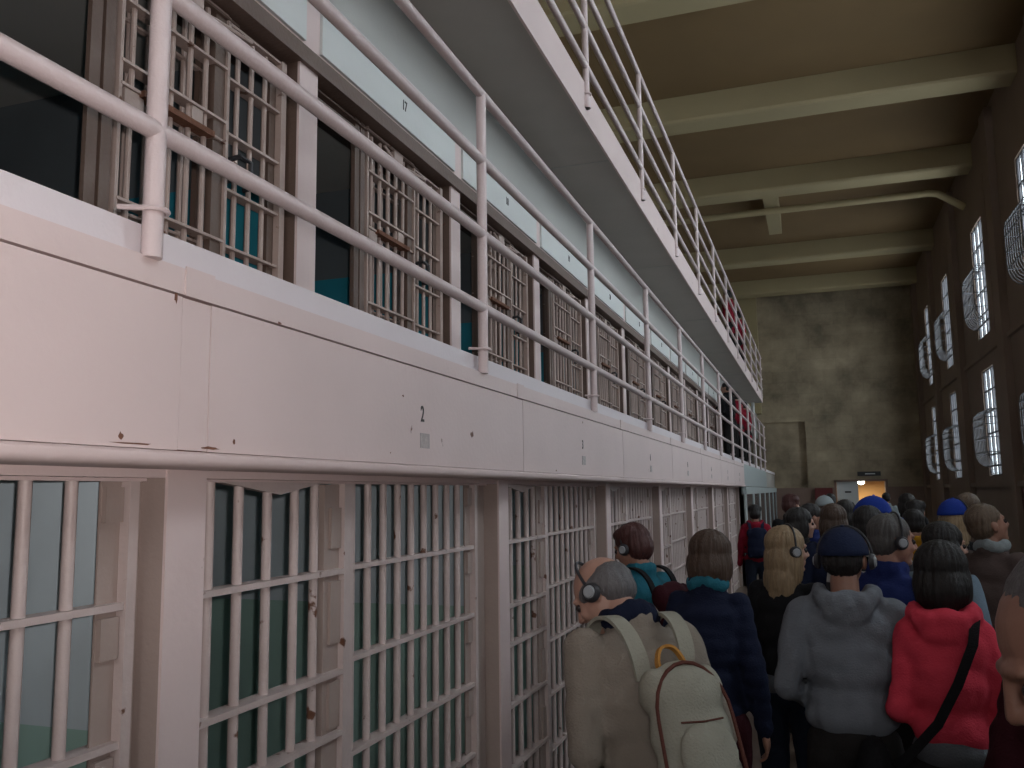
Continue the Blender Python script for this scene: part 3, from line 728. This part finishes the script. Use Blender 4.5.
        to_object(b, 'hair', hair, root, fine * .6, 3, hair_folds(.006 if style not in ('balding', 'receding') else .003, HM.translation.x, HM.translation.y))
    if cap:
        b = MB(); G = lambda c, r: b.ell(hp(*c), [q * hs for q in r], Rh)
        b2 = MB()
        for i in range(9):
            th = math.pi / 2 * i / 8
            for j in range(24):
                ph = 2 * math.pi * j / 24
                b2.v.append(tuple(hp(.098 * math.cos(th) * math.cos(ph), -.014 + .116 * math.cos(th) * math.sin(ph), .018 + .112 * math.sin(th) - .012 * (-math.sin(ph) if math.sin(ph) < 0 else 0) * math.cos(th))))
        for i in range(8):
            for j in range(24): b2.f.append([i * 24 + j, i * 24 + (j + 1) % 24, (i + 1) * 24 + (j + 1) % 24, (i + 1) * 24 + j])
        b2.ell(hp(0, -.012, .131), (.009 * hs, .009 * hs, .005 * hs), Rh, 10, 6)
        oc = b2.build('cap', cap, None, True); oc.parent = root
        sm = oc.modifiers.new('t', 'SOLIDIFY'); sm.thickness = .004
        b = MB(); nB = 13
        for t in (0, 1):
            for i in range(nB):
                a = math.radians(-72 + 144 * i / (nB - 1)); 
                for rr in (0, 1):
                    x = math.sin(a) * (.094 if not rr else .084); y = -.012 + math.cos(a) * (.108 if not rr else .182); z = .024 - (.020 if rr else 0) - .012 * abs(math.sin(a)) - t * .005
                    b.v.append(tuple(hp(x, y, z)))
        for i in range(nB - 1):
            q = i * 2; m_ = nB * 2
            b.f += [[q, q + 1, q + 3, q + 2], [m_ + q, m_ + q + 2, m_ + q + 3, m_ + q + 1], [q + 1, m_ + q + 1, m_ + q + 3, q + 3]]
        b.build('cap_brim', cap, None, True).parent = oc
    if phones:
        hp_root = tag(empty('headphones', (0, 0, 0)), phones, 'headphones', 'audio guide headphones')
        Wm = Matrix.Translation(root.location) @ R
        b = MB(); rx = .089 if not cap else .103
        pts = [Wm @ hp(math.cos(a) * rx * 1.02, .0, .015 + math.sin(a) * (.116 if not cap else .119)) for a in [math.pi * j / 16 for j in range(17)]]
        b.tube(pts, .0055, 8); hb = b.build('headband', DARK, None, True); hb.parent = hp_root
        for s in (-1, 1):
            c0, c1 = Wm @ hp(s * (rx - .006), .0, -.008), Wm @ hp(s * (rx + .012), .0, -.008)
            b = MB(); b.tube([c0, c0 * .5 + c1 * .5, c1], [.034, .033, .026], 18); cu = b.build('ear_cushion', DARK, None, True); cu.parent = hp_root
            b = MB(); b.tube([c1, c1 + (c1 - c0).normalized() * .006], [.022, .018], 16); o_ = b.build('ear_cap', SILVER, None, True); o_.parent = cu
    return root, Mb, Mh, HM, R, H
SILVER = mat('grey_plastic', (0.30, 0.32, 0.34), 0.35, 0.1, 20, 0)
JEANS = cloth('blue_jeans', (0.015, 0.02, 0.035)); BLACKC = cloth('black_cloth', (0.012, 0.012, 0.014)); NAVY = cloth('navy_cloth', (0.010, 0.014, 0.035)); DTR = cloth('dark_trousers', (0.02, 0.018, 0.018))
BEIGE = cloth('beige_jacket_cloth', (0.25, 0.215, 0.18)); CREAM = cloth('cream_canvas', (0.33, 0.32, 0.265)); TURQ = cloth('turquoise_jacket', (0.02, 0.13, 0.18)); GREYH = cloth('heather_grey', (0.165, 0.18, 0.205))
CORAL = cloth('coral_hoodie', (0.62, 0.05, 0.085)); BLUEJ = cloth('blue_jacket', (0.015, 0.025, 0.11)); ROYAL = cloth('royal_blue', (0.015, 0.04, 0.26)); CAPN = cloth('navy_cap_cloth', (0.015, 0.022, 0.055))
GREYS = cloth('grey_shirt', (0.12, 0.13, 0.145)); MARC = cloth('maroon_cloth', (0.035, 0.006, 0.010)); DENIM = cloth('light_denim', (0.16, 0.22, 0.28)); RED = cloth('red_cloth', (0.22, 0.01, 0.025)); YEL = cloth('yellow_cloth', (0.35, 0.17, 0.01))
OLV = cloth('brown_jacket', (0.09, 0.065, 0.06)); LGREY = cloth('pale_grey_cloth', (0.22, 0.25, 0.26)); PURP = cloth('purple_cloth', (0.07, 0.03, 0.16)); TAN = cloth('tan_strap', (0.26, 0.21, 0.16)); PIPING = cloth('brown_leather_piping', (0.12, 0.045, 0.035)); ORANGE = cloth('orange_leather', (0.50, 0.24, 0.06))
H_GREY = hairmat('grey_hair', (0.12, 0.115, 0.118)); H_RED = hairmat('dark_auburn_hair', (0.06, 0.018, 0.016)); H_BROWN = hairmat('brown_hair', (0.06, 0.035, 0.023)); H_BLOND = hairmat('blonde_hair', (0.27, 0.19, 0.11)); H_BLACK = hairmat('black_hair', (0.012, 0.010, 0.010)); H_LBR = hairmat('light_brown_hair', (0.11, 0.075, 0.05)); H_DGREY = hairmat('dark_grey_hair', (0.075, 0.07, 0.068))
def striped():
    m, n, b = nt('striped_knit'); tc = n.nodes.new('ShaderNodeTexCoord'); s = n.nodes.new('ShaderNodeSeparateXYZ'); n.links.new(tc.outputs['Object'], s.inputs[0])
    m1 = n.nodes.new('ShaderNodeMath'); m1.operation = 'MULTIPLY_ADD'; m1.inputs[1].default_value = 7.5; m1.inputs[2].default_value = 0.10; n.links.new(s.outputs[2], m1.inputs[0])
    fr = n.nodes.new('ShaderNodeMath'); fr.operation = 'FRACT'; n.links.new(m1.outputs[0], fr.inputs[0])
    gt = n.nodes.new('ShaderNodeMath'); gt.operation = 'GREATER_THAN'; gt.inputs[1].default_value = 0.42; n.links.new(fr.outputs[0], gt.inputs[0])
    mx = n.nodes.new('ShaderNodeMix'); mx.data_type = 'RGBA'; mx.inputs[6].default_value = (.02, .02, .025, 1); mx.inputs[7].default_value = (.36, .36, .35, 1); n.links.new(gt.outputs[0], mx.inputs[0])
    n.links.new(mx.outputs[2], b.inputs['Base Color']); b.inputs['Roughness'].default_value = .9; return m
STRIPE = striped()

# the man with the cream backpack, bowed towards the bars
pa = person('balding grey-haired man in a beige jacket bowed towards the cell bars', (-.72, 3.0, 1.60), 40, 22, (38, 26, 0), ('hold', 'hold'), BEIGE, DTR, SKIN_PALE, H_GREY, 'balding', build=1.08, fine=.011, kind='jacket', hem=.46, collar=NAVY, phones='black headphones on the balding man with the cream backpack')
def ribbon(pts, side, wd, th):
    b = MB(); side = side.normalized(); pts = [Vector(q) for q in pts]; n_ = len(pts)
    # subdivide smoothly
    fine_ = []
    for i in range(n_ - 1):
        p0, p1, p2, p3 = pts[max(i - 1, 0)], pts[i], pts[i + 1], pts[min(i + 2, n_ - 1)]
        for t in [k / 5 for k in range(5)]:
            fine_.append(0.5 * ((2 * p1) + (p2 - p0) * t + (2 * p0 - 5 * p1 + 4 * p2 - p3) * t * t + (3 * p1 - p0 - 3 * p2 + p3) * t ** 3))
    fine_.append(pts[-1]); m_ = len(fine_)
    for i, q in enumerate(fine_):
        t = (fine_[min(i + 1, m_ - 1)] - fine_[max(i - 1, 0)]).normalized(); s_ = (side - t * side.dot(t)).normalized(); nn = t.cross(s_)
        for a, c in ((-1, -1), (1, -1), (1, 1), (-1, 1)): b.v.append(tuple(q + s_ * a * wd / 2 + nn * c * th / 2))
    for i in range(m_ - 1):
        for j in range(4): b.f.append([i * 4 + j, i * 4 + (j + 1) % 4, i * 4 + 4 + (j + 1) % 4, i * 4 + 4 + j])
    b.f += [[0, 1, 2, 3], [m_ * 4 - 4, m_ * 4 - 1, m_ * 4 - 2, m_ * 4 - 3]]
    return b
def worn(p, v): return Matrix.Translation(p[0].location) @ p[4] @ (p[1] @ Vector(v))
def backpack(p, label, cbody, cstrap, w=.30, hgt=.42, dep=.17, ztop=.80, full=True, strap_r=.022, shift=0.0):
    root = tag(empty('backpack', worn(p, (0, -.09, .6))), label, 'backpack')
    M = Matrix.Translation(p[0].location) @ p[4] @ p[1]; s = 1 / p[5]; yb = -.088
    def T(x, y, z): return M @ Vector((x * s + shift, y * s + yb, z * s + ztop))     # metres, origin at the top of the back panel
    R3 = M.to_3x3().normalized()
    b = MB()
    for (cx, cz, rx, rz) in ((0, -.10, .44, .11), (0, -hgt * .5, .47, hgt * .36), (0, -hgt + .10, .48, .11)):
        b.ell(T(cx, -dep * .5, cz), (w * rx * 1.05, dep * .52, rz * 1.05), R3)
    for sx in (-1, 1):
        for zz in (-.07, -hgt + .06): b.ell(T(sx * w * .33, -dep * .45, zz), (w * .17, dep * .42, .07), R3)
    off = root.location
    def add(mb, nm, m, par, smooth=True, remesh=None):
        mb.v = [tuple(Vector(q) - off) for q in mb.v]
        if remesh: return to_object(mb, nm, m, par, remesh, 6, cloth_folds(.005, 10, 3))
        o = mb.build(nm, m, None, smooth); o.parent = par; return o
    bd = add(b, 'bag_body', cbody, root, True, .010)
    hk = p[5]
    def TB(x, y, z): return M @ Vector((x, y, z))
    side = (M.to_3x3() @ Vector((1, 0, 0))).normalized()
    for sx in (-1, 1):
        ctrl = [(.040, -.085, ztop - .01), (.047, -.094, .775), (.052, -.082, .815), (.056, -.052, .846), (.058, -.008, .858), (.060, .034, .846), (.064, .066, .80), (.068, .080, .73), (.076, .070, .65), (.086, .02, .60), (.070, -.06, .585)]
        b = ribbon([TB(sx * a, c, e) for a, c, e in ctrl], side, strap_r * 2, .012)
        add(b, 'shoulder_strap', cstrap, root, False)
    if full:
        b = MB(); zt = -.10
        arc = [T(w * .46 * math.cos(a), -dep * .80, -.16 + .16 * math.sin(a)) for a in [math.pi * j / 12 for j in range(13)]]
        arc = [T(w * .48, -dep * .78, -hgt + .06)] + arc + [T(-w * .48, -dep * .78, -hgt + .06)]
        b.tube(arc, .006, 6); add(b, 'piping', PIPING, root)
        b = MB(); b.ell(T(0, -dep * .98, -hgt * .66), (w * .36, .035, hgt * .25), R3); fp = add(b, 'front_pocket', cbody, root, True, .010)
        b = ribbon([T(-.042, -.05, -.02), T(-.044, -.045, .02), T(-.026, -.04, .056), T(0, -.038, .066), T(.026, -.04, .056), T(.044, -.045, .02), T(.042, -.05, -.02)], M.to_3x3() @ Vector((0, 1, 0)), .022, .008); add(b, 'carry_handle', ORANGE, root)
        b = MB().tube([T(-.07, -dep - .0, -.17), T(0, -dep - .012, -.175), T(.07, -dep - .0, -.17)], .003, 6); add(b, 'zip', PIPING, root)
    return root
backpack(pa, 'cream canvas backpack with brown piping on the back of the beige jacket', CREAM, CREAM, .27, .40, .15, .745, True, .027)
pb = person('woman with short auburn hair in a turquoise jacket facing the bars', (-1.02, 5.0, 1.63), 55, 8, (15, 12, 0), ('hold', 'hold'), TURQ, DTR, SKIN, H_RED, 'messy', build=.95, kind='jacket', phones='headphones on the auburn-haired woman in the turquoise jacket')
backpack(pb, 'maroon backpack with black straps on the turquoise jacket', MARC, BLACKC, .27, .38, .13, .80, False, .017)
pc = person('woman with a brown bob in a navy padded jacket and turquoise scarf', (-.49, 4.3, 1.63), -8, 5, (-25, 8, 0), ('hold', 'down'), NAVY, MARC, SKIN, H_BROWN, 'bob', build=.88, kind='puffer', hem=.50, collar=TURQ)
pdn = person('blonde woman in a black top and jeans, face turned right', (-.165, 4.9, 1.63), -20, 3, (-42, 2, 0), ('hold', 'hold'), BLACKC, JEANS, SKIN_PALE, H_BLOND, 'long', build=.92, kind='sweater', hem=.54, top2=GREYS, phones='headphones on the long-haired blonde woman in black')
pe = person('man in a heather grey hooded top and navy cap seen from behind', (.092, 3.92, 1.66), 2, 3, (-14, 4, 0), ('pocket', 'pocket'), GREYH, DTR, SKIN, H_BLACK, 'short', cap=CAPN, build=1.04, fine=.011, kind='hoodie', hem=.54, phones='headphones over the navy cap of the man in the grey hooded top')
ph = person('dark-haired woman in a coral hooded top with a grey shirt below', (.437, 3.75, 1.615), -4, 4, (-15, 6, 0), ('hold', 'hold'), CORAL, DTR, SKIN, H_BLACK, 'bob', build=.78, fine=.011, kind='hoodie', hem=.565, top2=GREYS)
# her shoulder bag
sb = tag(empty('shoulder_bag', worn(ph, (-.13, -.03, .52))), 'black shoulder bag hanging from a strap across the coral hooded top', 'bag')
q = [(.060, .01, .852), (.056, -.052, .836), (.046, -.088, .79), (.012, -.098, .71), (-.030, -.095, .63), (-.090, -.086, .56), (-.115, -.05, .53)]
MB().tube([worn(ph, p_) for p_ in q], .017, 8, .012).build('bag_strap', BLACKC, sb, True)
b = MB(); b.ell(worn(ph, (-.155, -.02, .50)), (.07, .14, .15)); b.ell(worn(ph, (-.155, -.02, .45)), (.075, .15, .10)); b.v = [tuple(Vector(v) - sb.location) for v in b.v]; to_object(b, 'bag_body', BLACKC, sb, .012, 3)
pf = person('dark-haired person in a white and black striped sweater with a tan strap', (.295, 5.9, 1.71), -8, 3, (-10, 4, 0), ('hold', 'hold'), STRIPE, JEANS, SKIN, H_BLACK, 'short', build=1.05, kind='sweater')
st = tag(MB().tube([worn(pf, p_) for p_ in [(.06, .06, .79), (.068, .0, .845), (.066, -.045, .82), (.064, -.074, .75), (.06, -.076, .66), (.055, -.07, .56)]], .028, 8).build('bag_strap', TAN, None, True), 'wide tan strap over the striped sweater', 'strap')
pg = person('grey-haired man in a blue jacket with headphones, looking right', (.34, 4.75, 1.69), -30, 4, (-38, 4, 0), ('hold', 'hold'), BLUEJ, DTR, SKIN, H_DGREY, 'short', build=1.1, kind='jacket', phones='headphones on the grey-haired man in the blue jacket')
pk = person('black-haired woman with glasses and pale denim jacket, looking right', (.655, 5.4, 1.63), -35, 4, (-40, 4, 0), ('hold', 'down'), DENIM, DTR, SKIN_PALE, H_BLACK, 'bob', build=.95, kind='jacket')
gl = tag(empty('glasses', (0, 0, 0)), 'thin dark glasses on the black-haired woman in pale denim', 'glasses')
Wk = Matrix.Translation(pk[0].location) @ pk[4] @ pk[3]
for s in (-1, 1):
    MB().tube([Wk @ Vector((s * .033 + .021 * math.cos(a), .100, .005 + .016 * math.sin(a))) for a in [2 * math.pi * j / 14 for j in range(15)]], .0016, 6, caps=False).build('lens_rim', DARK, gl, True)
    MB().tube([Wk @ Vector((s * .056, .098, .008)), Wk @ Vector((s * .085, .04, .006)), Wk @ Vector((s * .088, -.02, .0))], .0018, 6).build('temple', DARK, gl, True)
pj = person('dark-haired person in a maroon coat at the right edge of the crowd', (.615, 2.7, 1.62), -10, 4, (-10, 4, 0), ('down', 'down'), MARC, BLACKC, SKIN_DARK, H_BLACK, 'bob', build=.82, kind='jacket', hem=.45)
pi_ = person('close-up grey-haired man at the right edge with his head bowed', (.328, 1.38, 1.725), 82, 10, (14, 22, 0), ('down', 'down'), MARC, DTR, SKIN, H_GREY, 'receding', build=1.05, fine=.009, kind='jacket', tall=1.95)
# middle distance
person('blonde woman in a royal blue cap behind the coral hooded top', (.95, 7.2, 1.73), -15, 3, (-25, 2, 0), ('hold', 'hold'), BLACKC, DTR, SKIN_PALE, H_BLOND, 'long', cap=ROYAL, fine=.014, kind='sweater', phones='headphones on the blonde woman in the royal blue cap')
person('grey-brown haired woman with pale scarf, head raised to the right', (.97, 6.0, 1.72), -45, 3, (-25, -14, 0), ('hold', 'down'), OLV, DTR, SKIN, H_LBR, 'short', fine=.014, kind='jacket', collar=LGREY)
person('person in a bright blue cap with its brim to the right', (.37, 6.6, 1.76), -45, 3, (-45, 4, 0), ('hold', 'down'), BLUEJ, DTR, SKIN, H_BLACK, 'short', cap=ROYAL, fine=.014, kind='jacket')
person('brown-haired person directly behind the navy cap', (.107, 7.2, 1.70), -5, 3, (5, 4, 0), ('down', 'down'), NAVY, DTR, SKIN, H_BROWN, 'bob', fine=.014, kind='jacket')
person('dark-haired man in a blue jacket, face turned right, behind the blonde woman', (-.05, 8.4, 1.69), -40, 2, (-35, 3, 0), ('hold', 'down'), BLUEJ, DTR, SKIN, H_BLACK, 'short', fine=.016, kind='jacket')
person('black-haired pale woman in profile above the blonde woman', (-.14, 7.6, 1.67), -35, 2, (-45, 3, 0), ('hold', 'down'), BLACKC, DTR, SKIN_PALE, H_BLACK, 'bob', fine=.016, kind='jacket')
person('person with dark auburn messy hair near the far end of the crowd', (-.31, 11.6, 1.75), 20, 2, (-60, 3, 0), ('down', 'down'), BLACKC, DTR, SKIN, H_RED, 'messy', fine=.016, kind='jacket')
person('person in a pale grey hat beside a turquoise collar', (.08, 10.8, 1.74), 0, 2, (-30, 3, 0), ('down', 'down'), NAVY, DTR, SKIN, H_BROWN, 'short', cap=LGREY, fine=.016, kind='jacket', collar=TURQ)
person('person in a black hood in front of the white far door', (.25, 9.0, 1.71), 0, 2, (-5, 4, 0), ('down', 'down'), BLACKC, DTR, SKIN_DARK, H_BLACK, 'bob', fine=.016, kind='jacket')
person('person in purple near the dark board on the far wall', (.20, 15.5, 1.74), 0, 2, (0, 4, 0), ('down', 'down'), PURP, DTR, SKIN, H_BLACK, 'short', fine=.02, kind='jacket', eyes=False)
pv = person('person in a red hooded top and navy backpack beside the white partition', (-.90, 13.6, 1.60), 8, 2, (0, 4, 0), ('down', 'down'), RED, JEANS, SKIN, H_BLACK, 'messy', fine=.016, kind='hoodie', eyes=False)
backpack(pv, 'navy backpack on the person in red beside the white partition', NAVY, NAVY, .30, .42, .16, .80, False)
person('person with a yellow jacket among the dark crowd', (.76, 8.3, 1.64), 10, 2, (20, 4, 0), ('down', 'down'), YEL, DTR, SKIN, H_BLACK, 'short', fine=.016, kind='jacket')
person('dark-haired person in grey standing in front of the far doorway', (1.47, 21.5, 1.72), 0, 2, (0, 4, 0), ('down', 'down'), LGREY, DTR, SKIN, H_BLACK, 'short', fine=.022, kind='jacket', eyes=False)
person('person in black to the right of the far doorway', (1.10, 12.6, 1.74), 0, 2, (30, 4, 0), ('down', 'down'), BLACKC, DTR, SKIN, H_BLACK, 'bob', fine=.018, kind='jacket', eyes=False)
person('dark-haired person in dark clothes right of the blue cap with brim', (1.02, 10.6, 1.68), 0, 2, (-20, 4, 0), ('down', 'down'), BLACKC, DTR, SKIN, H_BLACK, 'messy', fine=.018, kind='jacket', eyes=False)
person('fair-haired person in brown by the right-hand wall', (1.25, 8.6, 1.76), 0, 2, (-20, 4, 0), ('down', 'down'), OLV, DTR, SKIN, H_LBR, 'long', fine=.016, kind='jacket', eyes=False)
person('person in dark clothes by the right-hand wall next to the blue cap', (1.35, 9.8, 1.66), 0, 2, (-20, 4, 0), ('down', 'down'), BLACKC, DTR, SKIN, H_BLACK, 'short', fine=.018, kind='jacket', eyes=False)
person('person in dark blue deep in the middle of the crowd', (.62, 9.6, 1.68), 0, 2, (-20, 4, 0), ('down', 'down'), NAVY, DTR, SKIN, H_BLACK, 'short', fine=.018, kind='jacket', eyes=False)
# visitors on the galleries
GL, GU = .38 * D + EYE, 2.0 * D + EYE
for lab, x, y, gnd, hh, c in (('person in a red coat on the lower gallery near its far end', -1.70, 20.6, GL, 1.62, RED), ('person in a red jacket at the far end of the lower gallery railing', -1.70, 23.2, GL, 1.64, RED), ('person in black on the lower gallery near its far end', -1.70, 18.6, GL, 1.60, BLACKC),
                       ('person in a red jacket on the upper gallery, nearer of two', -1.70, 20.0, GU, 1.62, RED), ('person in a red coat on the upper gallery, farther of two', -1.70, 22.6, GU, 1.64, RED)):
    person(lab, (x, y, gnd + hh), 60, 2, (20, 6, 0), ('hold', 'hold'), c, DTR, SKIN, H_BLACK, 'short', fine=.022, kind='jacket', hem=.42, ground=gnd, eyes=False)
